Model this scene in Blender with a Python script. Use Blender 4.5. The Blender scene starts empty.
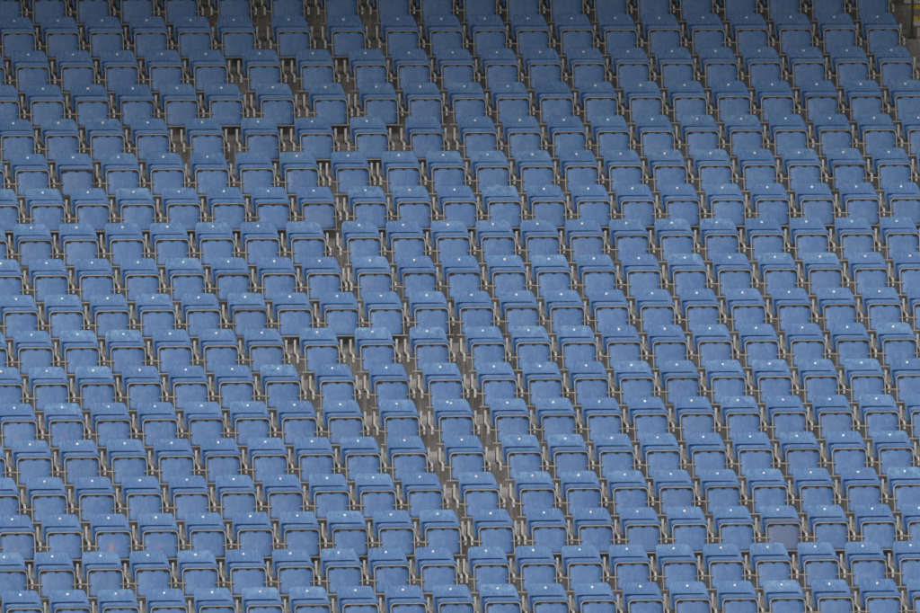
import bpy, bmesh, math, random
from mathutils import Vector, Matrix
random.seed(7)
S = bpy.context.scene
COL = S.collection
PI = math.pi

# ------------------------------------------------------------------ camera
cd = bpy.data.cameras.new('camera'); cam = bpy.data.objects.new('camera', cd); COL.objects.link(cam)
cd.sensor_width = 36.0; cd.lens = 36.0*13593.7/920.0; cd.clip_start = 1.0; cd.clip_end = 1500.0
F = Vector((0.20695451, 0.9736444, -0.09584575)); R = Vector((0.97830865, -0.20685705, 0.01106123)); U = R.cross(F)
cam.matrix_world = Matrix(((R.x, U.x, -F.x, -30.2029), (R.y, U.y, -F.y, -136.0935), (R.z, U.z, -F.z, 16.3196), (0, 0, 0, 1)))
S.camera = cam

# ------------------------------------------------------------------ daylight (overcast)
SUN_EL, SUN_AZ = math.radians(36), math.radians(205)      # azimuth from +Y, clockwise: in front of the stand, a little to the left
w = bpy.data.worlds.new('World'); S.world = w; w.use_nodes = True
nt = w.node_tree; bg = nt.nodes['Background']
sky = nt.nodes.new('ShaderNodeTexSky'); sky.sky_type = 'NISHITA'; sky.sun_disc = False
sky.sun_elevation = SUN_EL; sky.sun_rotation = SUN_AZ; sky.dust_density = 4.0; sky.air_density = 1.0; sky.ozone_density = 1.0
hs = nt.nodes.new('ShaderNodeHueSaturation'); hs.inputs['Saturation'].default_value = 0.18     # a grey, clouded sky
nt.links.new(sky.outputs[0], hs.inputs['Color']); nt.links.new(hs.outputs[0], bg.inputs['Color'])
bg.inputs['Strength'].default_value = 0.085
sl = bpy.data.lights.new('sun', 'SUN'); sl.energy = 1.35; sl.angle = math.radians(48); sl.color = (1.0, 0.97, 0.93)
so = bpy.data.objects.new('sun', sl); COL.objects.link(so)
sd = Vector((math.sin(SUN_AZ)*math.cos(SUN_EL), math.cos(SUN_AZ)*math.cos(SUN_EL), math.sin(SUN_EL)))
so.rotation_euler = sd.to_track_quat('Z', 'Y').to_euler(); so.location = (-10, -20, 30)
S.view_settings.view_transform = 'Standard'; S.view_settings.look = 'None'
S.view_settings.exposure = -0.02; S.view_settings.gamma = 1.0; S.view_settings.use_curve_mapping = False

# ------------------------------------------------------------------ the stand: rows and where the seats stand along them
D, RISE, RISE2 = 0.75, 0.303092, 0.000458
def nose(i):                       # row number counted down the picture -> front edge (y) and tread height (z)
    k = 17 - i
    return k*D - 0.08, RISE*k + RISE2*k*k - 0.24
SEATS = {
    0: [-3.84, -3.342, -2.843, -2.345, -1.845, -1.24, -0.64, -0.025, 0.568, 1.066, 1.558, 2.056, 2.556, 3.059, 3.56, 4.047, 4.55, 5.058, 5.572, 6.085],
    1: [-3.819, -3.324, -2.828, -2.326, -1.829, -1.339, -0.717, -0.094, 0.523, 1.021, 1.517, 2.008, 2.51, 3.009, 3.513, 4.018, 4.518, 5.024, 5.528, 6.029],
    2: [-4.289, -3.791, -3.288, -2.795, -2.294, -1.797, -1.191, -0.589, 0.008, 0.499, 0.995, 1.498, 1.989, 2.484, 2.991, 3.493, 3.993, 4.494, 5.001, 5.499, 6.008],
    3: [-4.256, -3.758, -3.258, -2.756, -2.262, -1.763, -1.188, -0.595, -0.024, 0.475, 0.972, 1.466, 1.96, 2.458, 2.969, 3.472, 3.97, 4.468, 4.975, 5.481, 5.991],
    4: [-4.219, -3.723, -3.226, -2.725, -2.117, -1.498, -0.892, -0.279, 0.341, 0.94, 1.441, 1.939, 2.436, 2.935, 3.444, 3.943, 4.447, 4.955, 5.453, 5.963],
    5: [-4.688, -4.191, -3.695, -3.191, -2.694, -2.201, -1.702, -1.209, -0.638, -0.072, 0.425, 0.922, 1.423, 1.92, 2.414, 2.91, 3.424, 3.925, 4.428, 4.928, 5.445, 5.949],
    6: [-4.656, -4.157, -3.66, -3.16, -2.658, -2.161, -1.669, -1.169, -0.592, -0.104, 0.399, 0.895, 1.391, 1.892, 2.385, 2.886, 3.393, 3.895, 4.398, 4.902, 5.406],
    7: [-4.916, -4.419, -3.921, -3.418, -2.924, -2.427, -1.93, -1.427, -0.814, -0.326, 0.172, 0.67, 1.164, 1.658, 2.153, 2.656, 3.158, 3.664, 4.161, 4.671, 5.175],
    8: [-4.878, -4.381, -3.886, -3.387, -2.893, -2.399, -1.895, -1.399, -0.842, -0.355, 0.137, 0.638, 1.13, 1.627, 2.125, 2.633, 3.132, 3.638, 4.138, 4.645, 5.148],
    9: [-4.844, -4.347, -3.852, -3.358, -2.861, -2.357, -1.867, -1.354, -0.872, -0.373, 0.117, 0.614, 1.109, 1.603, 2.107, 2.603, 3.109, 3.618, 4.12, 4.622, 5.125],
    10: [-5.304, -4.81, -4.315, -3.817, -3.312, -2.814, -2.318, -1.719, -1.117, -0.524, 0.087, 0.585, 1.085, 1.575, 2.077, 2.576, 3.085, 3.594, 4.093, 4.602],
    11: [-5.268, -4.778, -4.28, -3.778, -3.281, -2.784, -2.288, -1.702, -1.116, -0.53, 0.054, 0.554, 1.054, 1.548, 2.047, 2.551, 3.059, 3.564, 4.072, 4.575],
    12: [-5.253, -4.747, -4.25, -3.751, -3.254, -2.758, -2.258, -1.761, -1.158, -0.57, 0.042, 0.536, 1.035, 1.536, 2.039, 2.542, 3.038, 3.548, 4.053, 4.557],
    13: [-5.719, -5.219, -4.718, -4.216, -3.713, -3.217, -2.716, -2.219, -1.722, -1.227, -0.608, 0.011, 0.509, 1.005, 1.504, 1.999, 2.505, 3.016, 3.52, 4.026, 4.535],
    14: [-5.702, -5.199, -4.692, -4.191, -3.692, -3.197, -2.697, -2.203, -1.711, -1.212, -0.61, -0.008, 0.486, 0.984, 1.481, 1.982, 2.483, 2.993, 3.502, 4.005],
    15: [-5.669, -5.168, -4.658, -4.16, -3.663, -3.162, -2.668, -2.162, -1.669, -1.176, -0.612, -0.041, 0.454, 0.955, 1.457, 1.956, 2.459, 2.967, 3.479, 3.983],
    16: [-5.883, -5.383, -4.877, -4.379, -3.881, -3.379, -2.882, -2.374, -1.873, -1.377, -0.816, -0.318, 0.178, 0.677, 1.18, 1.681, 2.179, 2.687, 3.198, 3.713],
    17: [-5.849, -5.353, -4.851, -4.349, -3.847, -3.346, -2.85, -2.348, -1.847, -1.348, -0.85, -0.347, 0.151, 0.654, 1.154, 1.655, 2.157, 2.664, 3.176, 3.68],
}

# ------------------------------------------------------------------ materials
class NT:
    def __init__(s, name, rough=0.5, metallic=0.0, spec=0.5):
        s.m = bpy.data.materials.new(name); s.m.use_nodes = True; s.t = s.m.node_tree
        s.b = s.t.nodes['Principled BSDF']
        s.b.inputs['Roughness'].default_value = rough; s.b.inputs['Metallic'].default_value = metallic
        s.b.inputs['Specular IOR Level'].default_value = spec
    def n(s, kind, **kw):
        q = s.t.nodes.new(kind)
        for k, v in kw.items(): setattr(q, k, v)
        return q
    def l(s, a, b): s.t.links.new(a, b)
    def coords(s, scale, stretch=(1, 1, 1)):
        tc = s.n('ShaderNodeTexCoord'); oi = s.n('ShaderNodeObjectInfo')
        mu = s.n('ShaderNodeMath', operation='MULTIPLY'); mu.inputs[1].default_value = 57.0
        s.l(oi.outputs['Random'], mu.inputs[0])
        ad = s.n('ShaderNodeVectorMath', operation='ADD'); s.l(tc.outputs['Object'], ad.inputs[0]); s.l(mu.outputs[0], ad.inputs[1])
        mp = s.n('ShaderNodeMapping'); mp.inputs['Scale'].default_value = stretch; s.l(ad.outputs[0], mp.inputs['Vector'])
        return mp.outputs[0], oi.outputs['Random'], tc.outputs['Object']
    def noise(s, vec, scale, detail=4, rough=0.6):
        q = s.n('ShaderNodeTexNoise'); q.inputs['Scale'].default_value = scale; q.inputs['Detail'].default_value = detail
        q.inputs['Roughness'].default_value = rough; s.l(vec, q.inputs['Vector']); return q.outputs['Fac']
    def ramp(s, fac, a, b, lo=0.0, hi=1.0):
        q = s.n('ShaderNodeMapRange'); q.inputs['From Min'].default_value = a; q.inputs['From Max'].default_value = b
        q.inputs['To Min'].default_value = lo; q.inputs['To Max'].default_value = hi; s.l(fac, q.inputs['Value']); return q.outputs[0]
    def math(s, op, a, b):
        q = s.n('ShaderNodeMath', operation=op)
        for i, v in ((0, a), (1, b)):
            if isinstance(v, (int, float)): q.inputs[i].default_value = v
            else: s.l(v, q.inputs[i])
        return q.outputs[0]
    def mix(s, fac, a, b):
        q = s.n('ShaderNodeMix', data_type='RGBA')
        if isinstance(fac, (int, float)): q.inputs['Factor'].default_value = fac
        else: s.l(fac, q.inputs['Factor'])
        for k, v in ((6, a), (7, b)):
            if isinstance(v, tuple): q.inputs[k].default_value = (*v, 1)
            else: s.l(v, q.inputs[k])
        return q.outputs[2]
    def attr(s, name):
        return s.n('ShaderNodeAttribute', attribute_type='OBJECT', attribute_name=name).outputs['Fac']
    def bump(s, h, strength=0.2, dist=0.004):
        q = s.n('ShaderNodeBump'); q.inputs['Strength'].default_value = strength; q.inputs['Distance'].default_value = dist
        s.l(h, q.inputs['Height']); s.l(q.outputs[0], s.b.inputs['Normal'])
    def out(s, c): s.l(c, s.b.inputs['Base Color']); return s.m

BLUE, BLUE_D, PALE = (0.086, 0.190, 0.41), (0.064, 0.150, 0.345), (0.27, 0.41, 0.61)
def blue_plastic(name, back):
    k = NT(name, 0.42, 0.0, 0.45)
    v, rnd, loc = k.coords(1)
    tint = k.mix(rnd, BLUE_D, BLUE)
    big = k.noise(v, 7.0, 3); col = k.mix(k.ramp(big, 0.35, 0.7), tint, BLUE)
    mp = k.n('ShaderNodeMapping'); mp.inputs['Scale'].default_value = (75, 20, 7) if back else (40, 20, 9)
    k.l(v, mp.inputs['Vector'])
    streak = k.noise(mp.outputs[0], 1.0, 3, 0.7)
    sx = k.n('ShaderNodeSeparateXYZ'); k.l(loc, sx.inputs[0])
    if back:      # the top of every backrest is scuffed and bleached, in streaks
        top = k.ramp(sx.outputs['Z'], 0.12, 0.29, 0.0, 1.0)
        bl = k.attr('bleach')
        f = k.math('MULTIPLY', k.ramp(streak, 0.40, 0.75, 0.0, 0.75), top)
        col = k.mix(f, col, PALE)
        patch = k.ramp(k.noise(v, 15.0, 5, 0.7), 0.42, 0.60)
        col = k.mix(k.math('MULTIPLY', k.math('MULTIPLY', bl, top), patch), col, (0.25, 0.43, 0.61))
    else:
        col = k.mix(k.ramp(streak, 0.5, 0.8, 0.0, 0.28), col, PALE)
        cl = k.ramp(k.noise(v, 11.0, 5, 0.7), 0.45, 0.72, 0.0, 0.5)      # dusty cloud in the middle of the pan
        col = k.mix(cl, col, (0.19, 0.30, 0.47))
        gr = k.attr('grime'); col = k.mix(gr, col, (0.125, 0.165, 0.28))
        sc = k.attr('scuff')                                            # flaked patch showing orange
        mpo = k.n('ShaderNodeMapping'); mpo.inputs['Location'].default_value = (0.02, 0, 0.02); mpo.inputs['Scale'].default_value = (1.0, 0.0, 0.75)
        k.l(loc, mpo.inputs['Vector'])
        ln = k.n('ShaderNodeVectorMath', operation='LENGTH'); k.l(mpo.outputs[0], ln.inputs[0])
        blob = k.ramp(ln.outputs['Value'], 0.004, 0.062, 1.0, 0.0)
        mps = k.n('ShaderNodeMapping'); mps.inputs['Scale'].default_value = (38, 1, 12); k.l(v, mps.inputs['Vector'])
        fl = k.ramp(k.noise(mps.outputs[0], 1.0, 2, 0.5), 0.36, 0.66)
        col = k.mix(k.math('MULTIPLY', k.math('MULTIPLY', blob, fl), sc), col, (0.52, 0.27, 0.24))
    spk = k.noise(v, 120.0, 2, 0.5)
    col = k.mix(k.ramp(spk, 0.66, 0.76, 0.0, 0.6), col, (0.36, 0.42, 0.5))
    dirt = k.ramp(k.noise(v, 16.0, 5, 0.7), 0.58, 0.8, 0.0, 0.35)
    col = k.mix(dirt, col, (0.05, 0.085, 0.16))
    k.l(k.ramp(big, 0.3, 0.7, 0.42, 0.62), k.b.inputs['Roughness'])
    k.bump(k.noise(v, 14.0, 3), 0.12, 0.01)
    return k.out(col)
M_BACK = blue_plastic('blue_backrest_plastic', True)
M_PAN = blue_plastic('blue_pan_plastic', False)

def grey_steel(name, a, b, rough, rustf):
    k = NT(name, rough, 0.0, 0.5); v, rnd, loc = k.coords(1)
    col = k.mix(k.ramp(k.noise(v, 18.0, 4, 0.7), 0.3, 0.7), a, b)
    col = k.mix(k.ramp(k.noise(v, 33.0, 3, 0.7), 0.56, 0.72, 0.0, rustf), col, (0.16, 0.115, 0.075))
    col = k.mix(k.attr('rust'), col, (0.075, 0.058, 0.048))
    return k.out(col)
M_TUBE = grey_steel('galvanised_tube', (0.26, 0.25, 0.228), (0.38, 0.365, 0.335), 0.45, 0.5)
M_POST = grey_steel('painted_post_steel', (0.46, 0.45, 0.43), (0.60, 0.59, 0.565), 0.5, 0.4)
k = NT('black_tube_shade', 0.6); k.b.inputs['Base Color'].default_value = (0.02, 0.02, 0.022, 1); M_TUBE_SHADE = k.m
k = NT('white_disc', 0.35); v, rnd, loc = k.coords(1)
M_DISC = k.out(k.mix(rnd, (0.90, 0.90, 0.88), (0.72, 0.74, 0.76)))

def concrete(name, base, dark, pale):
    k = NT(name, 0.88, 0.0, 0.25); tc = k.n('ShaderNodeTexCoord'); v = tc.outputs['Object']
    col = k.mix(k.ramp(k.noise(v, 1.7, 6, 0.65), 0.3, 0.7), base, dark)
    mp = k.n('ShaderNodeMapping'); mp.inputs['Scale'].default_value = (22, 22, 1.6); k.l(v, mp.inputs['Vector'])
    col = k.mix(k.ramp(k.noise(mp.outputs[0], 1.0, 5, 0.7), 0.42, 0.72, 0.0, 0.75), col, dark)
    mp = k.n('ShaderNodeMapping'); mp.inputs['Scale'].default_value = (31, 31, 2.5); mp.inputs['Location'].default_value = (5, 3, 1); k.l(v, mp.inputs['Vector'])
    col = k.mix(k.ramp(k.noise(mp.outputs[0], 1.0, 4, 0.7), 0.5, 0.75, 0.0, 0.6), col, pale)
    col = k.mix(k.ramp(k.noise(v, 60.0, 4, 0.7), 0.5, 0.75, 0.0, 0.5), col, pale)
    col = k.mix(k.ramp(k.noise(v, 26.0, 5, 0.75), 0.56, 0.7, 0.0, 0.7), col, tuple(c*0.65 for c in dark))
    k.bump(k.noise(v, 70.0, 5, 0.7), 0.5, 0.006)
    return k.out(col)
M_CONC = concrete('stained_shaded_concrete', (0.28, 0.268, 0.25), (0.125, 0.118, 0.108), (0.54, 0.525, 0.50))  # streaks are staining; the low base also paints in shade between seats
M_TREAD = concrete('lit_tread_concrete', (0.56, 0.545, 0.52), (0.36, 0.35, 0.33), (0.64, 0.625, 0.60))  # paler copy: sky light on the treads put into the colour
k = NT('yellow_paint', 0.7); v, rnd, loc = k.coords(1)
M_YEL = k.out(k.mix(k.ramp(k.noise(v, 20.0, 5, 0.7), 0.45, 0.6), (0.55, 0.36, 0.03), (0.30, 0.22, 0.08)))
k = NT('dark_steel', 0.5); k.b.inputs['Base Color'].default_value = (0.03, 0.032, 0.035, 1); M_DARK = k.m
M_FOOT = grey_steel('rusty_foot', (0.10, 0.085, 0.07), (0.16, 0.14, 0.12), 0.7, 0.8)
k = NT('turf', 0.9); v, rnd, loc = k.coords(1); M_TURF = k.out(k.mix(k.noise(v, 0.6, 6), (0.035, 0.075, 0.02), (0.06, 0.11, 0.03)))
k = NT('roof_sheet', 0.7); v, rnd, loc = k.coords(1); M_ROOF = k.out(k.mix(k.noise(v, 0.5, 4), (0.16, 0.165, 0.17), (0.22, 0.225, 0.23)))

# ------------------------------------------------------------------ mesh helpers
def mesh_of(bm, name, mats, smooth=True, recalc=True):
    if recalc: bmesh.ops.recalc_face_normals(bm, faces=bm.faces)
    me = bpy.data.meshes.new(name); bm.to_mesh(me); bm.free()
    for m in mats: me.materials.append(m)
    if smooth:
        for p in me.polygons: p.use_smooth = True
        me.set_sharp_from_angle(angle=math.radians(48))
    return me
def link(name, me, parent=None, loc=(0, 0, 0)):
    o = bpy.data.objects.new(name, me); COL.objects.link(o); o.location = loc
    if parent: o.parent = parent
    return o
def tag(o, label, cat, group=None, kind=None):
    o['label'] = label; o['category'] = cat
    if group: o['group'] = group
    if kind: o['kind'] = kind
def sheet(bm, nu, nv, fn, thick, mat=0):          # a curved shell with thickness, its back offset away from the viewer
    P = [[Vector(fn(-1 + 2*i/nu, j/nv)) for i in range(nu+1)] for j in range(nv+1)]
    def nrm(i, j):
        a = P[j][min(i+1, nu)] - P[j][max(i-1, 0)]; b = P[min(j+1, nv)][i] - P[max(j-1, 0)][i]
        n = a.cross(b); return n.normalized() if n.length > 1e-9 else Vector((0, 1, 0))
    f = [[bm.verts.new(P[j][i]) for i in range(nu+1)] for j in range(nv+1)]
    g = [[bm.verts.new(P[j][i] - thick*nrm(i, j)) for i in range(nu+1)] for j in range(nv+1)]
    def q(*v):
        try: bm.faces.new(v).material_index = mat
        except ValueError: pass
    for j in range(nv):
        for i in range(nu):
            q(f[j][i], f[j+1][i], f[j+1][i+1], f[j][i+1]); q(g[j][i], g[j][i+1], g[j+1][i+1], g[j+1][i])
    for i in range(nu):
        q(f[0][i], f[0][i+1], g[0][i+1], g[0][i]); q(f[nv][i+1], f[nv][i], g[nv][i], g[nv][i+1])
    for j in range(nv):
        q(f[j+1][0], f[j][0], g[j][0], g[j+1][0]); q(f[j][nu], f[j+1][nu], g[j+1][nu], g[j][nu])
def tube(bm, pts, r, seg=8, mat=0):
    pts = [Vector(p) for p in pts]; rings = []
    up = None
    for i, p in enumerate(pts):
        t = (pts[min(i+1, len(pts)-1)] - pts[max(i-1, 0)]).normalized()
        if up is None:
            up = Vector((0, 1, 0)) if abs(t.y) < 0.8 else Vector((1, 0, 0))
        a = (up - t*up.dot(t)).normalized(); b = t.cross(a); up = a
        rings.append([bm.verts.new(p + r*(math.cos(2*PI*k/seg)*a + math.sin(2*PI*k/seg)*b)) for k in range(seg)])
    for A, B in zip(rings, rings[1:]):
        for k in range(seg): bm.faces.new((A[k], A[(k+1) % seg], B[(k+1) % seg], B[k])).material_index = mat
    bm.faces.new(list(reversed(rings[0]))).material_index = mat; bm.faces.new(rings[-1]).material_index = mat
def box(bm, lo, hi, mat=0, bev=0.0):
    r = bmesh.ops.create_cube(bm, size=1.0)
    for v in r['verts']:
        v.co = Vector([(lo[a]+hi[a])/2 + v.co[a]*(hi[a]-lo[a]) for a in range(3)])
    es = {e for v in r['verts'] for e in v.link_edges}
    for fc in {f for v in r['verts'] for f in v.link_faces}: fc.material_index = mat
    if bev: bmesh.ops.bevel(bm, geom=list(es), offset=bev, segments=2, affect='EDGES', profile=0.5)
def lerp_tab(tab, t):
    for (a, *p), (b, *q) in zip(tab, tab[1:]):
        if t <= b:
            s = (t-a)/(b-a); s = s*s*(3-2*s)*0.35 + s*0.65
            return [x+(y-x)*s for x, y in zip(p, q)]
    return list(tab[-1][1:])

# ------------------------------------------------------------------ one tip-up seat, in the frame of its row: x along, -y to the pitch, z up from the tread
# backrest profile: (t, y, z, half width)
BACK = [(0, .128, .268, .177), (.06, .112, .283, .183), (.12, .088, .285, .186), (.30, .050, .238, .195), (.46, .006, .188, .203),
        (.52, -.012, .167, .205), (.57, -.020, .154, .207), (.66, -.040, .136, .209), (.80, -.068, .085, .207), (1, -.092, .020, .200)]
def backrest_mesh(warp=0.0):
    bm = bmesh.new()
    def fn(u, t):
        y, z, hw = lerp_tab(BACK, t)
        a = abs(u)
        c = max(0.0, (a-.80)/.20)
        z -= 0.030*c**2.2*max(0.0, 1-t/.45)              # rounded top corners
        hw2 = hw - 0.012*max(0.0, 1-t/.3)*0
        y -= 0.016*a**3 - 0.004                          # the sides wrap forward
        inn = max(0.0, min(1.0, (.92-a)/.20)); inn = inn*inn*(3-2*inn); cut = max(0.0, min(1.0, (t-.515)/.04)); y += .048*inn*cut        # recess the pan folds into
        if warp: z += warp*(0.012*math.cos(u*5.2+.5)-.004)*max(0.0, 1-t/.5); y += warp*0.015*math.sin(u*4)*max(0, 1-t/.5)
        return (u*hw2, y, z)
    sheet(bm, 44, 36, fn, -0.007)
    return mesh_of(bm, 'backrest', [M_BACK])
PIV = Vector((0, -.262, -.020))                            # the pan turns about this line
def pan_y(z): return -.262 - (-.02 - z)*(-1)*0 - 0.24*(-.02 - z)
# pan profile (folded up): (t, y, z, half width) - top lip rolls back towards the backrest
PAN = [(0, -.176, .172, .178), (.035, -.188, .180, .181), (.07, -.204, .1835, .184), (.10, -.214, .1815, .187), (.13, -.220, .175, .188), (.21, -.2245, .142, .188),
       (.28, -.210, .120, .185), (.33, -.207, .102, .182), (.6, -.234, .0, .180), (.9, -.266, -.125, .177), (.95, -.264, -.142, .171), (1, -.250, -.150, .168)]
def pan_mesh():
    bm = bmesh.new()
    def fn(u, t):
        y, z, hw = lerp_tab(PAN, t); a = abs(u)
        c = max(0.0, (a-.78)/.22)
        z -= 0.026*c**2.3*max(0.0, 1-t/.24)
        if t > .85: z += 0.02*c**2.3*(t-.85)/.15
        y += 0.026*a**8*min(1.0, max(0.0, (t-.24)/.1)) - 0.010*(1-a*a)*(1 if t > .3 else .4)
        return Vector((u*hw, y, z)) - PIV
    sheet(bm, 18, 30, fn, -0.008)
    return mesh_of(bm, 'seat_pan', [M_PAN])
def frame_mesh():
    bm = bmesh.new(); hx, zt, rc = .186, .132, .046
    def at(x, z): return Vector((x, -.262 + 0.235*(-.02-z)*-1*-1 - 0.0, z)) - PIV if False else Vector((x, -.262 - 0.235*(-.02-z), z)) - PIV
    pts = [at(-hx, -.150), at(-hx, -.06), at(-hx, .02), at(-hx, zt-rc)]
    for a in range(1, 6): th = PI - a*PI/12; pts.append(at(-hx+rc+rc*math.cos(th), zt-rc+rc*math.sin(th)))
    pts += [at(-hx+rc, zt), at(-.06, zt), at(.06, zt), at(hx-rc, zt)]
    for a in range(1, 6): th = PI/2 - a*PI/12; pts.append(at(hx-rc+rc*math.cos(th), zt-rc+rc*math.sin(th)))
    pts += [at(hx, zt-rc), at(hx, .02), at(hx, -.06), at(hx, -.150)]
    tube(bm, pts, .0076, 10)
    y = at(0, -.150).y
    box(bm, (-.230, y-.010, -.150-PIV.z-.007), (.230, y+.012, -.150-PIV.z+.007), 0, .002)
    for cx, wd in ((0, .018), (-.140, .030), (.140, .030)):     # black blocks between tube and pan, painting in the shadow under the tube
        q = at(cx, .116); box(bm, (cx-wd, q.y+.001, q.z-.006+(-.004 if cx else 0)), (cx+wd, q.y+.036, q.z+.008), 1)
    return mesh_of(bm, 'frame_tube', [M_TUBE, M_TUBE_SHADE])
def disc_mesh():
    bm = bmesh.new()
    bmesh.ops.create_cone(bm, cap_ends=True, segments=20, radius1=.0145, radius2=.0122, depth=.010)
    q = Vector((0, -.80, .60)).normalized().to_track_quat('Z', 'Y')
    bmesh.ops.transform(bm, matrix=Matrix.Translation((0, .056, .2425)) @ q.to_matrix().to_4x4(), verts=bm.verts)
    return mesh_of(bm, 'number_disc', [M_DISC])
def post_mesh():
    bm = bmesh.new()
    def strip(pts, hw, th):       # flat bar bent in the y-z plane, with softened edges
        pts = [Vector((0, y, z)) for y, z in pts]; rings = []
        for i, p in enumerate(pts):
            t = (pts[min(i+1, len(pts)-1)] - pts[max(i-1, 0)]).normalized(); n = Vector((1, 0, 0)).cross(t)
            sec = [(-hw, -th*.5), (-hw*.7, -th), (hw*.7, -th), (hw, -th*.5), (hw, th*.5), (hw*.7, th), (-hw*.7, th), (-hw, th*.5)]
            rings.append([bm.verts.new(p + Vector((a, 0, 0)) + n*b) for a, b in sec])
        for A, B in zip(rings, rings[1:]):
            for k in range(8): bm.faces.new((A[k], A[(k+1) % 8], B[(k+1) % 8], B[k]))
        bm.faces.new(list(reversed(rings[0]))); bm.faces.new(rings[-1])
    strip([(-.020, .170), (-.020, .10), (-.020, .050), (-.024, .038), (-.038, .031), (-.155, .021), (-.178, .016), (-.188, .004), (-.190, -.02), (-.190, -.058)], .0130, .010)
    box(bm, (-.010, -.014, .002), (.010, .050, .120), 1, .002)          # gusset and foot plate on the tread
    box(bm, (-.028, -.004, .001), (.028, .085, .009), 1, .002)
    return mesh_of(bm, 'support_post', [M_POST, M_FOOT])
def rod_mesh(s):
    bm = bmesh.new(); tube(bm, [(s*.252, -.196, -.016), (s*.20, -.240, -.017), (s*.152, -.256, -.018)], .0068, 8)
    tube(bm, [(s*.196, -.2415, -.017), (s*.178, -.2475, -.0175)], .0115, 10)
    return mesh_of(bm, 'pivot_rod', [M_TUBE])
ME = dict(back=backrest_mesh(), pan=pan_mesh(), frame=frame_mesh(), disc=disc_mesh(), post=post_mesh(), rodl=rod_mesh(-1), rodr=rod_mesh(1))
ME_WARP = backrest_mesh(1.0)

# ------------------------------------------------------------------ which seats look different: (row, nearest x) -> features
SPECIAL = {
 (5, -3.695): dict(rust=1.0, grime=.25, txt='blue seat whose front tube is dark brown instead of grey'),
 (15, -4.66): dict(scuff=1.0, txt='blue seat with the brightest orange flaked patch on its pan'),
 (15, -4.16): dict(scuff=.35, txt='blue seat with a faint orange scrape right of the orange-patched seat'),
 (15, -5.67): dict(scuff=.4, txt='blue seat with a small orange scrape low on its pan by the left edge'),
 (12, -5.25): dict(scuff=.25, txt='blue seat with orange scratches cut by the left edge'),
 (12, -4.75): dict(scuff=.3, txt='blue seat with pale orange scratches near the left edge'),
 (15, 2.459): dict(grime=.9, txt='blue seat with a dull purplish grey pan'),
 (6, .895): dict(nodisc=1, warp=1, bleach=.8, txt='blue seat with a warped wavy backrest top and no disc'),
 (3, 1.96): dict(nodisc=1, txt='blue seat without a white disc'),
 (4, .341): dict(nodisc=1, bleach=.3, txt='blue seat without a white disc between two wide gaps'),
 (5, -1.702): dict(nodisc=1, txt='blue seat without a white disc'),
 (7, -1.427): dict(nodisc=1, txt='blue seat without a white disc left of the wide gap'),
 (12, -.57): dict(double=1, bleach=.4, txt='blue seat with a second white sticker beside its disc'),
 (10, -3.817): dict(bleach=1.0, txt='blue seat with a bleached pale blue backrest top'),
 (10, -1.117): dict(bleach=.9, txt='blue seat with a bleached backrest, middle one between the wide gaps'),
 (10, -.524): dict(bleach=.7, txt='blue seat with a pale worn backrest between the wide gaps'),
 (17, -3.346): dict(bleach=.7, txt='blue seat with a pale greenish worn backrest top'),
 (17, -.85): dict(bleach=.8, txt='blue seat with a pale worn backrest corner'),
 (17, 2.157): dict(bleach=1.0, txt='blue seat with a bleached light blue backrest'),
 (8, 2.633): dict(bleach=.8, txt='blue seat with a whitish bleached band on its backrest'),
 (4, -1.498): dict(bleach=.5), (3, -1.188): dict(bleach=.6), (3, -.595): dict(bleach=.5), (2, 1.498): dict(bleach=.5),
 (13, -4.718): dict(bleach=.2), (16, -.816): dict(bleach=.3), (11, .055): dict(bleach=.3), (4, 2.436): dict(bleach=.4),
}
def special(i, x):
    for (r, sx), f in SPECIAL.items():
        if r == i and abs(sx-x) < .12: return f
    return {}
ORD = ['', 'first', 'second', 'third', 'fourth', 'fifth', 'sixth', 'seventh', 'eighth', 'ninth', 'tenth', 'eleventh', 'twelfth', 'thirteenth', 'fourteenth', 'fifteenth']
def row_words(i):
    n = 18-i
    return 'in the cut-off front row' if n == 1 else 'in the %s row up' % ORD[n]

# ------------------------------------------------------------------ concrete terrace
X0, X1 = -16.0, 13.0
Y_END = nose(-6)[0] + 4
rows_all = list(range(24, -7, -1))                          # from below the picture to above it
def aisle_x(i): return 6.33 - 0.026*min(i, 6)
bm = bmesh.new()
def quad(a, b, c, d, m): bm.faces.new([bm.verts.new(p) for p in (a, b, c, d)]).material_index = m
for i in rows_all:
    y, z = nose(i); y2, z2 = nose(i-1); zl = nose(i+1)[1]
    if i == rows_all[0]: zl = z - 0.31
    # riser (with a small rounded arris), then tread
    quad((X0, y, zl+.045), (X1, y, zl+.045), (X1, y, z-.012), (X0, y, z-.012), 0)
    quad((X0, y, z-.012), (X1, y, z-.012), (X1, y+.012, z), (X0, y+.012, z), 0)
    quad((X0, y+.012, z), (X1, y+.012, z), (X1, y2-.10, z), (X0, y2-.10, z), 1)
    quad((X0, y2-.10, z), (X1, y2-.10, z), (X1, y2, z+.045), (X0, y2, z+.045), 1)      # sloping fillet added at the riser foot to make the lit tread band taller
zt = nose(-6)[1]; yb = nose(-7)[0]
quad((X0, yb, zt+.045), (X1, yb, zt+.045), (X1, yb, zt+4), (X0, yb, zt+4), 0)
bmesh.ops.remove_doubles(bm, verts=bm.verts, dist=1e-4)
o = link('concrete_terrace', mesh_of(bm, 'concrete_terrace', [M_CONC, M_TREAD], smooth=False)); o['kind'] = 'structure'
o['label'] = 'stained grey concrete terrace stepping up under the seats'

yf, zf = nose(24); zf -= .31
bm = bmesh.new()
quad((-400, -400, zf-.02), (400, -400, zf-.02), (400, 400, zf-.02), (-400, 400, zf-.02), 0)
o = link('ground', mesh_of(bm, 'ground', [M_TURF], smooth=False)); o['kind'] = 'structure'

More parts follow.
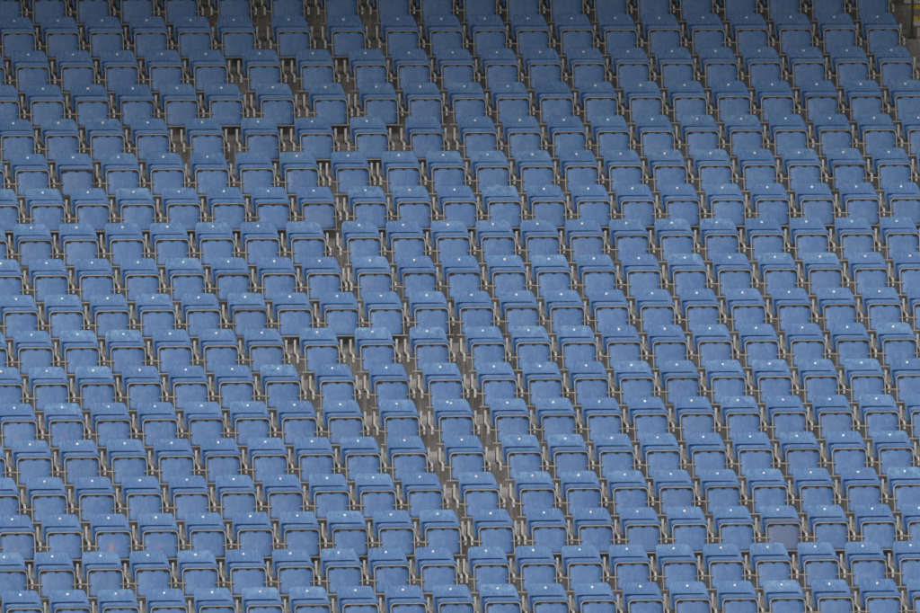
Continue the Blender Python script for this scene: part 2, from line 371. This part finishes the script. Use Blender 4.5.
# aisle at the right of the block: small steps with yellow nosings
steps = bpy.data.objects.new('aisle_steps', None); COL.objects.link(steps); steps.location = (6.6, nose(2)[0], nose(2)[1]); steps['kind'] = 'structure'
steps['label'] = 'concrete aisle steps with yellow painted edges beside the end seats'
bmS = bmesh.new(); marks = []
for i in range(9, -6, -1):
    y, z = nose(i); y0 = y - D; z0 = nose(i+1)[1]; ax = aisle_x(i) + .21
    for s in (1, 2):
        ys = y - D*(1-s/3); zs = z0 + (z-z0)*s/3
        box(bmS, (ax, ys, z0+.002), (ax+1.25, ys+D/3-(.002 if s == 1 else .004), zs), 0, .004)
        marks.append((ax, ys, zs))
    marks.append((ax, y, z))
bmesh.ops.translate(bmS, vec=-steps.location, verts=bmS.verts)
so_ = link('tread_block', mesh_of(bmS, 'tread_block', [M_TREAD], smooth=False), steps)
bm = bmesh.new()
for (ax, ys, zs) in marks:
    for c in range(5):
        box(bm, (ax+.02+c*.245, ys-.003, zs-.045), (ax+.20+c*.245, ys+.05, zs+.003), 0)
bmesh.ops.translate(bm, vec=-steps.location, verts=bm.verts)
link('yellow_nosing', mesh_of(bm, 'yellow_nosing', [M_YEL], smooth=False), steps)

# ------------------------------------------------------------------ unseen roof, added and placed to darken the upper rows
bm = bmesh.new()
RY0, RZ0 = 3.3, 9.2
quad((X0-6, RY0, RZ0), (X1+8, RY0, RZ0), (X1+8, RY0+18, RZ0+1.5), (X0-6, RY0+18, RZ0+1.5), 0)
quad((X0-6, RY0, RZ0+.5), (X0-6, RY0+18, RZ0+2.0), (X1+8, RY0+18, RZ0+2.0), (X1+8, RY0, RZ0+.5), 0)
quad((X0-6, RY0, RZ0), (X0-6, RY0, RZ0+.5), (X1+8, RY0, RZ0+.5), (X1+8, RY0, RZ0), 0)
for n in range(8):
    x = X0-5 + n*5.2
    box(bm, (x-.12, RY0+.2, RZ0-.55), (x+.12, RY0+.5, RZ0-.02), 0)
o = link('added_shade_roof', mesh_of(bm, 'added_shade_roof', [M_ROOF], smooth=False, recalc=False)); o['kind'] = 'structure'
o['label'] = 'unseen grey roof added to shade the upper rows of the stand'

# end post of the aisle handrail, beside the steps
hp = bpy.data.objects.new('handrail', None); COL.objects.link(hp)
y, z = nose(1); hp.location = (6.425, y+.03, z)
tag(hp, 'thin dark steel handrail post at the aisle beside the end seats', 'handrail')
bm = bmesh.new(); tube(bm, [(0, 0, 0), (0, 0, .5), (0, 0, .95)], .014, 10); box(bm, (-.04, -.04, .001), (.04, .04, .012), 0)
link('post', mesh_of(bm, 'post', [M_DARK]), hp)
bm = bmesh.new(); tube(bm, [(0, -.03, .955), (0, 0, .967), (0, 1.6, 1.62)], .018, 10); link('rail', mesh_of(bm, 'rail', [M_DARK]), hp)

# ------------------------------------------------------------------ the seats
def seat_thing():
    r = bpy.data.objects.new('stadium_seat', None); COL.objects.link(r); r.empty_display_size = .2
    b = link('backrest', ME['back'], r); d = link('number_disc', ME['disc'], b)
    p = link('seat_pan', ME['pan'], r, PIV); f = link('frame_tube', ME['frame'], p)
    t = link('support_post', ME['post'], r, (-.25, 0, 0)); ra = link('pivot_rod', ME['rodl'], r); rb = link('pivot_rod', ME['rodr'], r)
    return r
FIX = []
PROTO = seat_thing(); proto_used = False
def copy_tree(o, parent=None, skip=()):
    if o.name.split('.')[0] in skip: return None
    c = o.copy(); COL.objects.link(c)
    if parent: c.parent = parent
    for ch in list(o.children): copy_tree(ch, c, skip)
    return c
GROUP = 'blue tip-up seats in rows on the terrace'
def child(o, n): return [c for c in o.children if c.name.split('.')[0] == n]
rg = random.Random(11)
W_PX, H_PX = 920, 613
def px(i, x):
    y, z = nose(i); q = Vector((x, y+.08, z+.24)) - cam.location
    return W_PX/2 + 13593.7*q.dot(R)/q.dot(F)
STUFF = []                                                    # (row, x, right post too): seats beyond the 300 that show largest
pend = []
for i in range(17, -1, -1):
    xs = SEATS[i]; gaps = [j for j in range(len(xs)-1) if xs[j+1]-xs[j] > .54]
    full = [j for j in range(len(xs)) if 17 <= px(i, xs[j]) <= 896]
    for j, x in enumerate(xs):
        right_post = (j in gaps) or (j == len(xs)-1 and px(i, x) < 940 and i < 4)
        pxx = px(i, x)
        if i < 3 or pxx < -12 or pxx > 930: STUFF.append((i, x, right_post)); continue
        f = special(i, x)
        # words for where it stands
        if j not in full:
            side = 'left' if pxx < 460 else 'right'
            where = 'cut off by the %s edge, %s' % (side, row_words(i))
        else:
            nl = full.index(j)+1; nr = len(full)-full.index(j)
            opts = [(nl, '%s full one from the left edge' % ORD[min(nl, 15)]), (nr, '%s full one from the right edge' % ORD[min(nr, 15)])]
            if gaps:
                gname = 'the wide gap' if len(gaps) == 1 else 'the wide gaps'
                if j <= gaps[0]: opts.append((gaps[0]-j+1, '%s to the left of %s' % (ORD[min(15, gaps[0]-j+1)], gname)))
                elif j > gaps[-1]: opts.append((j-gaps[-1], '%s to the right of %s' % (ORD[min(15, j-gaps[-1])], gname)))
                else:
                    m = j-gaps[0]; n = gaps[-1]-gaps[0]
                    opts.append((0, 'alone between two wide gaps' if n == 1 else '%s of %s spaced between wide gaps' % (ORD[m], ['', 'one', 'two', 'three', 'four', 'five'][n])))
            where = min(opts)[1] + ', ' + row_words(i)
        pend.append((i, x, right_post, f, where))
for (i, x, right_post, f, where) in pend:
    y, z = nose(i)
    o = PROTO if not proto_used else copy_tree(PROTO)
    proto_used = True
    o.location = (x, y, z); o.rotation_euler = (0, 0, math.radians(rg.uniform(-.7, .7)))
    if f.get('txt'):
        wd = f['txt'].split()
        short = row_words(i)
        lab = f['txt'] + (' ' + short if len(wd)+len(short.split()) <= 16 else '')
    else: lab = 'blue tip-up seat, ' + where
    tag(o, lab, 'seat', GROUP)
    FIX.append((o, f, right_post, rg.uniform(-3.2, 2.6), rg.uniform(-1.2, 1.2), rg.uniform(-.004, .004)))
for (o, f, right_post, tilt, bt, px_) in FIX:
    b = child(o, 'backrest')[0]; p = child(o, 'seat_pan')[0]; t = child(o, 'support_post')[0]; fr = child(p, 'frame_tube')[0]
    p.rotation_euler = (math.radians(tilt), 0, math.radians(bt*.4)); b.rotation_euler = (math.radians(bt*.5), math.radians(bt*.4), 0)
    t.location.x = -.25 + px_
    if f.get('warp'): b.data = ME_WARP
    if 'bleach' not in f and rg.random() < .65: b['bleach'] = rg.uniform(.1, .8)**1.2
    if rg.random() < .2 and 'grime' not in f: p['grime'] = rg.uniform(.05, .22)
    if rg.random() < .18 and 'rust' not in f: fr['rust'] = rg.uniform(.15, .6)
    if 'bleach' in f: b['bleach'] = f['bleach']
    if 'scuff' in f: p['scuff'] = f['scuff']; p['label'] = 'seat pan with orange scuff marks'
    if 'grime' in f: p['grime'] = f['grime']; p['label'] = 'dull greyish seat pan'
    if 'rust' in f: fr['rust'] = f['rust']; fr['label'] = 'dark rusty tube'
    if f.get('double'):
        d = child(b, 'number_disc')[0].copy(); COL.objects.link(d); d.parent = b; d.name = 'white_sticker'; d.location = (-.036, .006, .012); d.scale = (1.1, 1, 1)
    if f.get('nodisc'):
        for d in child(b, 'number_disc'): bpy.data.objects.remove(d)
    if right_post:
        q = t.copy(); COL.objects.link(q); q.parent = o; q.location.x = .25

# the three smallest, uppermost rows (and the rows and columns running on outside the picture): one mass of the same seats
for i in range(-1, 19):
    xs = SEATS.get(i)
    if xs is None: xs = [SEATS[0][j]-.04 if i < 0 else SEATS[17][j]+.03 for j in range(20)]; [STUFF.append((i, x, False)) for x in xs]
    for n in (1, 2, 3): STUFF.append((i, xs[0]-.5*n, False))
    if i > 4:
        lim = 5.95 if i < 13 else 5.8; x = xs[-1]+.5; n = 0
        while x < lim and n < 4: STUFF.append((i, x, False)); x += .5; n += 1
bm = bmesh.new()
def stamp(me, M, off):
    n0 = len(bm.verts); f0 = len(bm.faces)
    bm.from_mesh(me); bm.verts.ensure_lookup_table(); bm.faces.ensure_lookup_table()
    for v in bm.verts[n0:]: v.co = M @ v.co
    for fc in bm.faces[f0:]: fc.material_index = fc.material_index + off
for (i, x, rp) in STUFF:
    y, z = nose(i); T = Matrix.Translation((x, y, z)) @ Matrix.Rotation(math.radians(rg.uniform(-.7, .7)), 4, 'Z')
    tl = Matrix.Translation(PIV) @ Matrix.Rotation(math.radians(rg.uniform(-3, 2.5)), 4, 'X')
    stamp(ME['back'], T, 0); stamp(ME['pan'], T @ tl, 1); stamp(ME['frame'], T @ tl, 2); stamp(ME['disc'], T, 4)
    stamp(ME['post'], T @ Matrix.Translation((-.25, 0, 0)), 5); stamp(ME['rodl'], T, 2); stamp(ME['rodr'], T, 2)
    if rp: stamp(ME['post'], T @ Matrix.Translation((.25, 0, 0)), 5)
me = mesh_of(bm, 'seating', [M_BACK, M_PAN, M_TUBE, M_TUBE_SHADE, M_DISC, M_POST, M_FOOT], recalc=False)
mass = link('seating', me)
tag(mass, 'blue tip-up seats of the three uppermost darker rows', 'seating', None, 'stuff')
